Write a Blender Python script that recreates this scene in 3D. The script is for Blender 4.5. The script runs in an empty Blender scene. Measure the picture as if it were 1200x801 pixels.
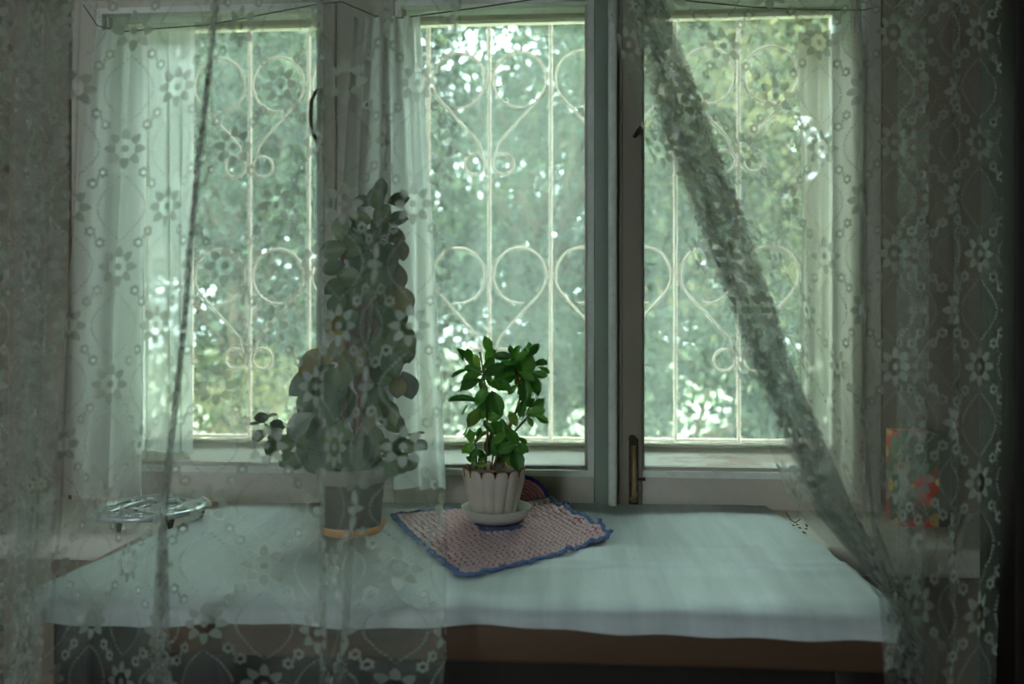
import bpy, math, random
import numpy as np
from mathutils import Vector, Matrix
PI = math.pi
random.seed(7); np.random.seed(7)
C = bpy.context.scene.collection
S = bpy.context.scene

# ------------------------------------------------------------------ camera, world, sun, exposure
YAW = math.radians(3.74); CY, SY = math.cos(YAW), math.sin(YAW)
F = 933.0; HOR = 378.0; CAMZ = 1.11; TAB = 0.780
cd = bpy.data.cameras.new('camera'); cam = bpy.data.objects.new('camera', cd); C.objects.link(cam)
cam.location = (0, 0, CAMZ); cam.rotation_euler = (PI/2, 0, YAW)
cd.sensor_width = 36; cd.lens = 36*F/1200; cd.shift_y = (HOR-400.5)/1200
cd.clip_start = .02; cd.clip_end = 200
cd.dof.use_dof = True; cd.dof.focus_distance = 1.32; cd.dof.aperture_fstop = 2.7
S.camera = cam

w = bpy.data.worlds.new('sky'); S.world = w; w.use_nodes = True
bg = w.node_tree.nodes['Background']
bg.inputs[0].default_value = (0.80, 0.94, 1.0, 1); bg.inputs[1].default_value = 18
sl = bpy.data.lights.new('sun', 'SUN'); sl.energy = 2.6; sl.angle = math.radians(4); sl.color = (1, .93, .74)
sun = bpy.data.objects.new('sun', sl); C.objects.link(sun)
sun.rotation_euler = (math.radians(40), 0, math.radians(-24))      # shines away from the house, onto the trees
al_ = bpy.data.lights.new('window_light', 'AREA'); al_.shape = 'RECTANGLE'; al_.size = .5; al_.size_y = 1.4; al_.energy = 1.2; al_.color = (1, .92, .74)
alo = bpy.data.objects.new('window_light', al_); C.objects.link(alo); alo.location = (-1.3, -1.93, 1.5); alo.rotation_euler = (PI/2, 0, 0)
alo.rotation_euler = (-PI/2, 0, PI)      # added fill light, set in an invented window behind the camera on the left
vs = S.view_settings
vs.view_transform = 'Standard'; vs.look = 'None'; vs.gamma = 1; vs.use_curve_mapping = False; vs.exposure = 0.3
cy = S.cycles
cy.transparent_max_bounces = 40; cy.max_bounces = 10; cy.diffuse_bounces = 6; cy.transmission_bounces = 8
cy.use_denoising = True
cy.caustics_reflective = False; cy.caustics_refractive = False
cy.sample_clamp_indirect = 6

# ------------------------------------------------------------------ measuring helpers
def ray(px, py):
    dx = (px-600)/F
    return dx*CY - SY, dx*SY + CY, (HOR-py)/F
def P(px, py, Y):
    a, b, c = ray(px, py); t = Y/b
    return Vector((a*t, Y, CAMZ + c*t))
def T(px, py, z=TAB):
    a, b, c = ray(px, py); t = (z-CAMZ)/c
    return Vector((a*t, b*t, z))
def XP(px, Y): return P(px, 400, Y).x
def ROW(px, z, Y): return HOR - (z-CAMZ)*F/(Y/ray(px, 0)[1])

# ------------------------------------------------------------------ mesh helpers
class MB:
    def __init__(s): s.v = []; s.f = []; s.uv = None
    def add(s, vs_, fs_):
        n = len(s.v); s.v.extend([tuple(q) for q in vs_]); s.f.extend([tuple(i+n for i in f) for f in fs_]); return s
    def box(s, x0, x1, y0, y1, z0, z1, ch=0.0):
        if ch <= 0:
            v = [(x, y, z) for z in (z0, z1) for y in (y0, y1) for x in (x0, x1)]
            return s.add(v, [(0,2,3,1),(4,5,7,6),(0,1,5,4),(2,6,7,3),(0,4,6,2),(1,3,7,5)])
        c = ch; cx, cyy, cz = (x0+x1)/2, (y0+y1)/2, (z0+z1)/2
        hx, hy, hz = (x1-x0)/2, (y1-y0)/2, (z1-z0)/2
        c = min(c, hx*.9, hy*.9, hz*.9)
        import bmesh
        bm = bmesh.new(); bmesh.ops.create_cube(bm, size=2)
        for q in bm.verts: q.co = Vector((q.co.x*hx+cx, q.co.y*hy+cyy, q.co.z*hz+cz))
        bmesh.ops.bevel(bm, geom=list(bm.edges), offset=c, segments=2, affect='EDGES', profile=.5)
        bm.verts.ensure_lookup_table()
        s.add([q.co[:] for q in bm.verts], [[q.index for q in f.verts] for f in bm.faces]); bm.free(); return s
    def tube(s, pts, r, n=8, closed=False, twist=0, amp=0, cap=True):
        pts = [Vector(p) for p in pts]; m = len(pts); rings = []
        rr = r if isinstance(r, (list, tuple)) else [r]*m
        up = None; dist = 0
        for i, p in enumerate(pts):
            if closed: d = pts[(i+1) % m]-pts[i-1]
            else: d = pts[min(i+1, m-1)]-pts[max(i-1, 0)]
            d.normalize()
            if up is None:
                up = Vector((0, 1, 0)) if abs(d.y) < .9 else Vector((1, 0, 0))
            a = (up - d*up.dot(d)).normalized(); b = d.cross(a); up = a
            if i: dist += (p-pts[i-1]).length
            rings.append([p + (a*math.cos(2*PI*k/n)+b*math.sin(2*PI*k/n))*rr[i]*(1+amp*math.cos(2*(2*PI*k/n)-twist*dist)) for k in range(n)])
        n0 = []; f = []
        for R_ in rings: n0.extend(R_)
        mm = m if closed else m-1
        for i in range(mm):
            j = (i+1) % m
            for k in range(n):
                f.append((i*n+k, i*n+(k+1) % n, j*n+(k+1) % n, j*n+k))
        if not closed and cap:
            f.append(tuple(range(n))[::-1]); f.append(tuple((m-1)*n+k for k in range(n)))
        return s.add(n0, f)
    def lathe(s, prof, c, n=48, fn=None, close_top=False):
        v = []; f = []
        for i, (r, z) in enumerate(prof):
            for k in range(n):
                th = 2*PI*k/n; q = r; zz = z
                if fn: q, zz = fn(r, z, th, i)
                v.append((c[0]+q*math.cos(th), c[1]+q*math.sin(th), c[2]+zz))
        for i in range(len(prof)-1):
            for k in range(n):
                f.append((i*n+k, i*n+(k+1) % n, (i+1)*n+(k+1) % n, (i+1)*n+k))
        f.append(tuple(range(n))[::-1])
        f.append(tuple((len(prof)-1)*n+k for k in range(n)))
        return s.add(v, f)
    def ell(s, c, a, b, d):        # small six-sided blob along axis vectors a,b,d
        c, a, b, d = map(Vector, (c, a, b, d)); v = [c-a]
        for t, q in ((-.5, .86), (.5, .86)):
            for k in range(6):
                v.append(c + a*t + (b*math.cos(k*PI/3)+d*math.sin(k*PI/3))*q)
        v.append(c+a)
        f = [(0, 1+(k+1) % 6, 1+k) for k in range(6)] + [(1+k, 1+(k+1) % 6, 7+(k+1) % 6, 7+k) for k in range(6)] + [(13, 7+k, 7+(k+1) % 6) for k in range(6)]
        return s.add(v, f)
    def mesh(s, name, smooth=True):
        me = bpy.data.meshes.new(name); me.from_pydata(s.v, [], s.f); me.update()
        if smooth: me.polygons.foreach_set('use_smooth', [True]*len(me.polygons))
        return me
    def build(s, name, m, parent=None, smooth=True, loc=None):
        return link(name, s.mesh(name, smooth), m, parent, loc)

def link(name, me, m, parent=None, loc=None):
    o = bpy.data.objects.new(name, me); C.objects.link(o)
    if m and not me.materials: me.materials.append(m)
    if parent: o.parent = parent; 
    if parent: o.matrix_parent_inverse = Matrix.Translation(-parent.location) if parent.location.length else Matrix()
    if loc: o.location = loc
    return o
def empty(name, loc=(0, 0, 0)):
    o = bpy.data.objects.new(name, None); o.location = loc; o.empty_display_size = .05; C.objects.link(o); return o
def tag(o, label=None, cat=None, group=None, kind=None):
    if label: o['label'] = label
    if cat: o['category'] = cat
    if group: o['group'] = group
    if kind: o['kind'] = kind
    return o
def autosmooth(o, ang=35):
    me = o.data
    me.polygons.foreach_set('use_smooth', [True]*len(me.polygons))
    try: me.set_sharp_from_angle(angle=math.radians(ang))
    except Exception: pass
    return o

# ------------------------------------------------------------------ materials
class NT:
    def __init__(s, name):
        s.m = bpy.data.materials.new(name); s.m.use_nodes = True; s.t = s.m.node_tree; s.t.nodes.clear()
        s.out = s.t.nodes.new('ShaderNodeOutputMaterial')
    def n(s, typ, **kw):
        q = s.t.nodes.new(typ)
        for k, v in kw.items(): setattr(q, k, v)
        return q
    def set(s, sock, v):
        if hasattr(v, 'links') or isinstance(v, bpy.types.NodeSocket): s.t.links.new(v, sock)
        else: sock.default_value = v
    def mt(s, op, a, b=None, c=None, clamp=False):
        q = s.n('ShaderNodeMath', operation=op, use_clamp=clamp)
        s.set(q.inputs[0], a)
        if b is not None: s.set(q.inputs[1], b)
        if c is not None: s.set(q.inputs[2], c)
        return q.outputs[0]
    def mix(s, f, a, b):
        q = s.n('ShaderNodeMix', data_type='RGBA'); s.set(q.inputs[0], f)
        for i, v in ((6, a), (7, b)):
            s.set(q.inputs[i], v if isinstance(v, bpy.types.NodeSocket) else (*v[:3], 1))
        return q.outputs[2]
    def coord(s, kind='Object', scale=(1, 1, 1)):
        tc = s.n('ShaderNodeTexCoord'); mp = s.n('ShaderNodeMapping'); mp.inputs['Scale'].default_value = scale
        s.t.links.new(tc.outputs[kind], mp.inputs[0]); return mp.outputs[0]
    def noise(s, co, scale, detail=4, rough=.6):
        q = s.n('ShaderNodeTexNoise'); s.t.links.new(co, q.inputs['Vector'])
        q.inputs['Scale'].default_value = scale; q.inputs['Detail'].default_value = detail; q.inputs['Roughness'].default_value = rough
        return q.outputs['Fac']
    def ramp(s, f, lo, hi, a=0., b=1.):
        q = s.n('ShaderNodeMapRange'); q.clamp = True
        s.set(q.inputs[0], f); q.inputs[1].default_value = lo; q.inputs[2].default_value = hi; q.inputs[3].default_value = a; q.inputs[4].default_value = b
        return q.outputs[0]
    def bump(s, h, strength=.3, dist=.002):
        q = s.n('ShaderNodeBump'); q.inputs['Strength'].default_value = strength; q.inputs['Distance'].default_value = dist
        s.t.links.new(h, q.inputs['Height']); return q.outputs[0]
    def bsdf(s, col, rough=.5, spec=.4, metal=0, normal=None):
        q = s.n('ShaderNodeBsdfPrincipled')
        s.set(q.inputs['Base Color'], col if isinstance(col, bpy.types.NodeSocket) else (*col[:3], 1))
        s.set(q.inputs['Roughness'], rough); q.inputs['Specular IOR Level'].default_value = spec; q.inputs['Metallic'].default_value = metal
        if normal: s.t.links.new(normal, q.inputs['Normal'])
        return q
    def finish(s, sh):
        s.t.links.new(sh.outputs[0] if hasattr(sh, 'outputs') else sh, s.out.inputs[0]); return s.m

def painted(name, col, wear=(.30, .19, .12), amount=.62, scale=6, stretch=(1, 1, 1), rough=.45, dirt=(.25, .24, .2)):
    t = NT(name); co = t.coord('Object', stretch)
    n1 = t.noise(co, scale, 6, .65); n2 = t.noise(co, scale*6, 5, .7); n3 = t.noise(co, scale*.6, 3, .5)
    base = t.mix(t.ramp(n3, .35, .7, 0, .35), col, dirt)
    base = t.mix(t.ramp(n2, .45, .75, 0, .25), base, wear)
    chip = t.ramp(n1, amount, amount+.06)
    base = t.mix(chip, base, wear)
    h = t.mt('SUBTRACT', n2, t.mt('MULTIPLY', chip, .8))
    return t.finish(t.bsdf(base, rough, .4, 0, t.bump(h, .35, .002)))
def plain(name, col, rough=.5, spec=.4, metal=0, var=.15, scale=30, bumpd=.0008):
    t = NT(name); co = t.coord('Object'); n1 = t.noise(co, scale, 4)
    dark = tuple(c*(1-2*var) for c in col)
    return t.finish(t.bsdf(t.mix(n1, dark, tuple(min(1, c*(1+var)) for c in col)), rough, spec, metal, t.bump(n1, .3, bumpd)))

M = {}
M['frame'] = painted('frame_paint', (.54, .50, .41), amount=.66, scale=5, stretch=(1, 1, .6))
M['light_trim'] = painted('light_trim_paint', (.78, .82, .74), amount=.72, scale=7)
M['outer_wood'] = painted('weathered_sash', (.92, .84, .70), wear=(.62, .40, .25), amount=.56, scale=4, stretch=(.5, 1, 2.4), dirt=(.68, .66, .58))
M['post_dark'] = painted('post_paint_dark', (.27, .24, .18), amount=.68, scale=6, stretch=(1, 1, .4), dirt=(.12, .12, .09))
M['post_green'] = painted('post_paint_green', (.25, .31, .25), amount=.72, scale=6, stretch=(1, 1, .4), dirt=(.15, .19, .15))
M['sill'] = painted('sill_paint', (.72, .70, .58), wear=(.35, .17, .10), amount=.62, scale=4, dirt=(.45, .42, .33))
M['plaster'] = painted('plaster', (.23, .18, .13), wear=(.34, .26, .18), amount=.66, scale=2.2, rough=.85, dirt=(.17, .14, .10))
M['room'] = painted('room_plaster', (.07, .065, .05), wear=(.06, .05, .04), amount=.7, scale=2, rough=.9)
M['floorwood'] = painted('floor_boards', (.06, .035, .02), wear=(.08, .05, .03), amount=.6, scale=3, stretch=(.3, 3, 1))
M['darkwood'] = painted('dark_wardrobe_wood', (.014, .009, .006), wear=(.008, .006, .005), amount=.6, scale=3, stretch=(3, 3, .4), rough=.6, dirt=(.01, .008, .006))
M['tablewood'] = painted('table_wood', (.32, .22, .14), wear=(.2, .12, .08), amount=.6, scale=3, stretch=(.4, 3, 3), rough=.5)
M['brownboard'] = painted('brown_board', (.10, .055, .03), wear=(.05, .03, .02), amount=.6, scale=3, stretch=(.5, 3, 3), rough=.7, dirt=(.07, .045, .03))  # dark brown holds the shade on the table's front drop
M['iron'] = plain('rusty_iron', (.10, .07, .05), .7, .3, .5, .4, 80)
M['grille'] = plain('grille_paint', (.45, .34, .275), .55, .4, 0, .15, 60)
M['alu'] = plain('cast_aluminium', (.62, .68, .66), .3, .8, .45, .15, 40)
M['wire'] = plain('sagging_wire', (.12, .12, .10), .5, .3, .3)
M['brass'] = plain('old_brass', (.34, .25, .13), .5, .4, .6, .35, 60)
M['pot_white'] = plain('cream_plastic', (.70, .63, .53), .38, .5, 0, .1, 25)
M['saucer_white'] = plain('cream_saucer_plastic', (.66, .66, .56), .35, .5, 0, .08, 25)
M['pot_rim'] = plain('rim_stain', (.42, .19, .08), .6, .3, 0, .3, 90)
M['soil'] = plain('potting_soil', (.03, .018, .011), .95, .1, 0, .5, 120, .004)
M['pot_brown'] = plain('brown_pot', (.10, .075, .055), .5, .4, 0, .2)
M['pot_brown_rim'] = plain('pale_pot_rim', (.36, .31, .24), .5, .4, 0, .15)
M['orange'] = plain('orange_saucer_clay', (.80, .36, .10), .5, .4, 0, .15)
M['stem'] = plain('woody_stem', (.26, .11, .07), .8, .2, 0, .4, 90)
M['green_stem'] = plain('green_stem', (.10, .16, .05), .6, .3, 0, .3, 90)
M['pebble'] = plain('pale_pebble', (.7, .62, .5), .6, .3, 0, .2, 90)
M['pink'] = plain('pink_yarn', (.90, .66, .65), .95, .1, 0, .16, 160, .001)
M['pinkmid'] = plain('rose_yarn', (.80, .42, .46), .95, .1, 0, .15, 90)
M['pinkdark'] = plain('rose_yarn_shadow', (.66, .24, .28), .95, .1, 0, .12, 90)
M['blue'] = plain('blue_yarn', (.19, .27, .52), .95, .1, 0, .2, 140, .001)
M['purple'] = plain('violet_blue_yarn', (.13, .10, .42), .95, .1, 0, .2, 140, .001)
M['bark'] = plain('tree_bark', (.16, .12, .08), .9, .2, 0, .4, 20, .01)
M['palebark'] = plain('pale_twig', (.75, .55, .42), .9, .2, 0, .2, 20)

def leafmat(name, c1, c2, c3, trans=.35, rough=.35, spec=.4, isl=False, yellow=.0, seed=0):
    t = NT(name); co = t.coord('Object')
    if isl: r = t.n('ShaderNodeNewGeometry').outputs['Random Per Island']
    else: r = t.n('ShaderNodeObjectInfo').outputs['Random']
    n1 = t.noise(co, 40 if not isl else 1.2, 3)
    col = t.mix(r, c1, c2); col = t.mix(t.ramp(t.mt('ADD', t.mt('MULTIPLY', r, .35), n1), .62, .85, 0, 1), col, c3)
    b = t.bsdf(col, rough, spec); tr = t.n('ShaderNodeBsdfTranslucent'); t.t.links.new(t.mix(.35, col, (c3[0]*1.1, c3[1]*1.1, c3[2]*.6)), tr.inputs[0])
    ms = t.n('ShaderNodeMixShader'); ms.inputs[0].default_value = trans
    t.t.links.new(b.outputs[0], ms.inputs[1]); t.t.links.new(tr.outputs[0], ms.inputs[2])
    return t.finish(ms)
M['leaf_small'] = leafmat('bright_leaf', (.075, .24, .05), (.13, .37, .06), (.24, .54, .09), .40)
M['leaf_lime'] = leafmat('lime_leaf', (.22, .40, .07), (.32, .48, .10), (.5, .6, .15), .5)
M['leaf_big'] = leafmat('thick_leaf', (.04, .085, .035), (.07, .13, .05), (.13, .17, .06), .18, .38)
M['leaf_yellow'] = leafmat('yellowing_leaf', (.11, .115, .045), (.17, .15, .05), (.26, .19, .06), .35)
M['leaf_brown'] = leafmat('reddish_leaf', (.15, .065, .04), (.17, .08, .05), (.2, .1, .06), .15)
M['leaf_pale'] = leafmat('dusty_leaf', (.13, .18, .13), (.18, .23, .18), (.22, .26, .20), .2)
M['tree_a'] = leafmat('tree_leaves_dark', (.010, .026, .018), (.020, .038, .024), (.055, .078, .032), .35, .5, .3, True)
M['tree_b'] = leafmat('tree_leaves_yellow', (.034, .055, .024), (.075, .082, .028), (.15, .135, .05), .4, .5, .3, True)
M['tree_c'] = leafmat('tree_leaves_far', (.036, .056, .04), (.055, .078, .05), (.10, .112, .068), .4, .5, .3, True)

def lace(name, tint=(.41, .42, .37), base=.20, dense=.62, V=1.0):
    t = NT(name); H = .86
    uv = t.n('ShaderNodeUVMap'); uv.uv_map = 'UVMap'
    sx = t.n('ShaderNodeSeparateXYZ'); t.t.links.new(uv.outputs[0], sx.inputs[0]); u, v = sx.outputs[0], sx.outputs[1]
    mt = t.mt
    hi = None; lo = None
    mx = lambda a, b: b if a is None else mt('MAXIMUM', a, b)
    for k in (0, 1):
        a = mt('MULTIPLY', mt('SUBTRACT', mt('FRACT', mt('ADD', mt('DIVIDE', u, H), 20.5+.5*k)), .5), H)
        b = mt('SUBTRACT', mt('FRACT', mt('ADD', v, 20.5+.5*k)), .5)
        r = mt('SQRT', mt('ADD', mt('MULTIPLY', a, a), mt('MULTIPLY', b, b)))
        th = mt('MULTIPLY', mt('ARCTAN2', a, b), 8/(2*PI))
        tt = mt('MULTIPLY', mt('ABSOLUTE', mt('SUBTRACT', mt('FRACT', mt('ADD', th, 8.5)), .5)), 2)
        t3 = mt('MULTIPLY', mt('MULTIPLY', tt, tt), tt)
        rb = mt('SUBTRACT', mt('SUBTRACT', .178, mt('MULTIPLY', tt, .055)), mt('MULTIPLY', t3, .035))
        outer = mt('LESS_THAN', r, rb)
        t2 = mt('SUBTRACT', 1, tt)
        inner = mt('LESS_THAN', r, mt('SUBTRACT', mt('ADD', .078, mt('MULTIPLY', mt('MULTIPLY', tt, tt), .012)), 0))
        cen = mt('LESS_THAN', r, .031)
        hi = mx(hi, mt('MULTIPLY', outer, mt('SUBTRACT', 1, mt('MULTIPLY', inner, mt('SUBTRACT', 1, cen)))))
        lo = mx(lo, mt('MULTIPLY', inner, mt('SUBTRACT', 1, cen)))
        aa, bb = mt('ABSOLUTE', a), mt('ABSOLUTE', b)
        def dist(x, y):
            p, q = mt('SUBTRACT', aa, x), mt('SUBTRACT', bb, y)
            return mt('SQRT', mt('ADD', mt('MULTIPLY', p, p), mt('MULTIPLY', q, q))), p, q
        d, p, q = dist(.43*.405, .5*.405)
        wob = mt('MULTIPLY', mt('COSINE', mt('MULTIPLY', mt('ARCTAN2', p, q), 6)), .006)
        ring = mt('LESS_THAN', d, mt('ADD', .044, wob)); hole = mt('LESS_THAN', d, .018)
        hi = mx(hi, mt('MULTIPLY', ring, mt('SUBTRACT', 1, hole))); lo = mx(lo, hole)
        d2, _, _ = dist(.43*.5, .25); hi = mx(hi, mt('LESS_THAN', d2, .015))
        xc = mt('MULTIPLY', mt('SINE', mt('MULTIPLY', mt('MAXIMUM', mt('SUBTRACT', bb, .215), 0), PI/2/.285)), .205)
        on = mt('LESS_THAN', mt('ABSOLUTE', mt('SUBTRACT', aa, xc)), .009)
        dots = mt('LESS_THAN', mt('FRACT', mt('MULTIPLY', bb, 34)), .58)
        seg = mt('MULTIPLY', mt('MULTIPLY', on, dots), mt('GREATER_THAN', bb, .218))
        hi = mx(hi, seg)
    g1 = mt('MULTIPLY', mt('ADD', mt('SINE', mt('MULTIPLY', v, 2*PI*46)), 1), .5)
    g2 = mt('MULTIPLY', mt('ADD', mt('SINE', mt('MULTIPLY', u, 2*PI*60)), 1), .5)
    mesh = mt('MULTIPLY', base, mt('ADD', .62, mt('ADD', mt('MULTIPLY', g1, .52), mt('MULTIPLY', g2, .24))))
    al = mt('ADD', mt('MULTIPLY', mesh, mt('SUBTRACT', 1, hi)), mt('MULTIPLY', hi, dense))
    al = mt('MULTIPLY', al, mt('SUBTRACT', 1, mt('MULTIPLY', lo, .85)))
    # net seen edge-on hides more
    lw = t.n('ShaderNodeLayerWeight'); lw.inputs[0].default_value = .35
    al = mt('ADD', al, mt('MULTIPLY', mt('MULTIPLY', lw.outputs['Facing'], lw.outputs['Facing']), .35), clamp=True)
    tp = t.n('ShaderNodeBsdfTransparent'); tl = t.n('ShaderNodeBsdfTranslucent'); df = t.n('ShaderNodeBsdfDiffuse')
    tl.inputs[0].default_value = (*tint, 1); df.inputs[0].default_value = (*tint, 1)
    m1 = t.n('ShaderNodeMixShader'); m1.inputs[0].default_value = .66
    t.t.links.new(df.outputs[0], m1.inputs[1]); t.t.links.new(tl.outputs[0], m1.inputs[2])
    m2 = t.n('ShaderNodeMixShader'); t.t.links.new(al, m2.inputs[0]); t.t.links.new(tp.outputs[0], m2.inputs[1]); t.t.links.new(m1.outputs[0], m2.inputs[2])
    return t.finish(m2)
M['lace'] = lace('lace_net')
def muslin(name, tint, al):
    t = NT(name); uv = t.n('ShaderNodeUVMap'); uv.uv_map = 'UVMap'
    sx = t.n('ShaderNodeSeparateXYZ'); t.t.links.new(uv.outputs[0], sx.inputs[0])
    g = t.mt('MULTIPLY', t.mt('SINE', t.mt('MULTIPLY', sx.outputs[1], 2*PI*38)), .05)
    tp = t.n('ShaderNodeBsdfTransparent'); tl = t.n('ShaderNodeBsdfTranslucent'); df = t.n('ShaderNodeBsdfDiffuse')
    tl.inputs[0].default_value = (*tint, 1); df.inputs[0].default_value = (*tint, 1)
    m1 = t.n('ShaderNodeMixShader'); m1.inputs[0].default_value = .82
    t.t.links.new(df.outputs[0], m1.inputs[1]); t.t.links.new(tl.outputs[0], m1.inputs[2])
    m2 = t.n('ShaderNodeMixShader'); t.t.links.new(t.mt('ADD', g, al), m2.inputs[0]); t.t.links.new(tp.outputs[0], m2.inputs[1]); t.t.links.new(m1.outputs[0], m2.inputs[2])
    return t.finish(m2)
M['muslin'] = muslin('plain_muslin', (.86, .89, .86), .70)
M['muslin_warm'] = muslin('cream_muslin', (.78, .72, .62), .74)
def glass(name, haze, tint=(.93, .97, .94)):
    t = NT(name); co = t.coord('Object')
    n1 = t.noise(co, 3, 5, .6); n2 = t.noise(t.coord('Object', (1, 1, .12)), 22, 3, .6)
    tp = t.n('ShaderNodeBsdfTransparent'); tp.inputs[0].default_value = (*tint, 1)
    gl = t.n('ShaderNodeBsdfGlossy'); gl.inputs['Roughness'].default_value = .03
    tl = t.n('ShaderNodeBsdfTranslucent'); tl.inputs[0].default_value = (.76, .82, .78, 1)
    df = t.n('ShaderNodeBsdfDiffuse'); df.inputs[0].default_value = (.74, .8, .76, 1)
    md = t.n('ShaderNodeMixShader'); md.inputs[0].default_value = .6; t.t.links.new(df.outputs[0], md.inputs[1]); t.t.links.new(tl.outputs[0], md.inputs[2])
    f = t.mt('MULTIPLY', t.mt('ADD', t.mt('MULTIPLY', t.ramp(n1, .3, .75), .7), t.mt('MULTIPLY', t.ramp(n2, .35, .7), .5)), haze, clamp=True)
    m1 = t.n('ShaderNodeMixShader'); t.t.links.new(t.mt('ADD', f, haze*.35), m1.inputs[0]); t.t.links.new(tp.outputs[0], m1.inputs[1]); t.t.links.new(md.outputs[0], m1.inputs[2])
    fr = t.n('ShaderNodeFresnel'); fr.inputs[0].default_value = 1.3
    m2 = t.n('ShaderNodeMixShader'); t.t.links.new(fr.outputs[0], m2.inputs[0]); t.t.links.new(m1.outputs[0], m2.inputs[1]); t.t.links.new(gl.outputs[0], m2.inputs[2])
    return t.finish(m2)
M['glass_clear'] = glass('inner_glass', .02)
M['glass_dirty'] = glass('dusty_glass', .10)
M['glass_left'] = glass('cleaner_glass', .09)
def clothmat():
    t = NT('pale_tablecloth'); co = t.coord('Object')
    n1 = t.noise(t.coord('Object', (9, .7, 1)), 4, 4, .6); n2 = t.noise(co, 900, 2); n3 = t.noise(co, 3, 3)
    col = t.mix(t.ramp(n1, .3, .75), (.46, .52, .51), (.60, .66, .65)); col = t.mix(t.ramp(n3, .45, .7, 0, .5), col, (.50, .57, .50))
    return t.finish(t.bsdf(col, t.ramp(n1, .3, .7, .62, .42), .35, 0, t.bump(t.mt('ADD', n2, t.mt('MULTIPLY', n1, 1.5)), .25, .001)))
M['cloth'] = clothmat()
def groundmat():
    t = NT('sunlit_ground'); co = t.coord('Object'); n1 = t.noise(co, .8, 6)
    return t.finish(t.bsdf(t.mix(t.ramp(n1, .4, .6), (.42, .40, .32), (.16, .22, .10)), .9, .1))
M['ground'] = groundmat()

# ------------------------------------------------------------------ the room
FY = 1.45                      # inner face of the window frame
XL, XR, ZT = -.93, .56, 1.84   # window opening in the wall
def struct(o): o['kind'] = 'structure'; return o
rm = (-1.9, 1.75, -1.9, 2.5)
struct(MB().box(rm[0]-.1, rm[1]+.1, rm[2]-.1, FY+.3, -.1, 0).build('floor', M['floorwood'], smooth=False))
struct(MB().box(rm[0]-.1, rm[1]+.1, rm[2]-.1, FY+.3, rm[3], rm[3]+.12).build('ceiling', M['room'], smooth=False))
struct(MB().box(rm[0]-.1, rm[0], rm[2]-.1, FY+.3, 0, rm[3]).build('wall_left', M['room'], smooth=False))
struct(MB().box(rm[1], rm[1]+.1, rm[2]-.1, FY+.3, 0, rm[3]).build('wall_right', M['room'], smooth=False))
wx0, wx1, wz0, wz1 = -1.55, -1.05, .8, 2.2
struct(MB().box(rm[0], wx0, rm[2]-.1, rm[2], 0, rm[3]).box(wx1, rm[1], rm[2]-.1, rm[2], 0, rm[3]).box(wx0, wx1, rm[2]-.1, rm[2], 0, wz0).box(wx0, wx1, rm[2]-.1, rm[2], wz1, rm[3]).build('wall_front', M['room'], smooth=False))
w4 = MB().box(wx0, wx1, rm[2]-.02, rm[2]+.01, wz0, wz0+.04).box(wx0, wx1, rm[2]-.02, rm[2]+.01, wz1-.04, wz1).box(wx0, wx0+.04, rm[2]-.02, rm[2]+.01, wz0, wz1).box(wx1-.04, wx1, rm[2]-.02, rm[2]+.01, wz0, wz1).box(-1.31, -1.29, rm[2]-.02, rm[2]+.01, wz0, wz1).build('window_4', M['light_trim'], smooth=False); struct(w4)  # unseen window added as an opening for the fill light
wb = MB()
wb.box(rm[0], XL, FY-.01, FY+.28, 0, rm[3]).box(XR, rm[1], FY-.01, FY+.28, 0, rm[3]).box(XL, XR, FY-.01, FY+.28, ZT, rm[3]).box(XL, XR, FY-.01, FY+.28, 0, .735)
struct(wb.build('wall_back', M['plaster'], smooth=False))

# window sill board (runs wider than the opening)
sb = MB(); prof = []
Y0, Z0, Z1 = 1.20, .736, .778
n = 8
pr = [(FY-.01, Z1)] + [(Y0+.014-.014*math.sin(a), Z1-.014+.014*math.cos(a)) for a in [i*PI/2/5 for i in range(6)]] + [(Y0+.01*(1-math.cos(a)), Z0+.01-.01*math.sin(a)) for a in [i*PI/2/5 for i in range(6)]] + [(FY-.01, Z0)]
xs = [-1.25, 1.05]
sb.add([(x, y, z) for x in xs for y, z in pr], [tuple(range(len(pr)))[::-1], tuple(len(pr)+i for i in range(len(pr)))] + [(i, (i+1) % len(pr), len(pr)+(i+1) % len(pr), len(pr)+i) for i in range(len(pr))])
sill = autosmooth(sb.build('trim_1', M['sill'])); struct(sill); sill['label'] = 'painted wooden window sill board running under the window'

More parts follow.
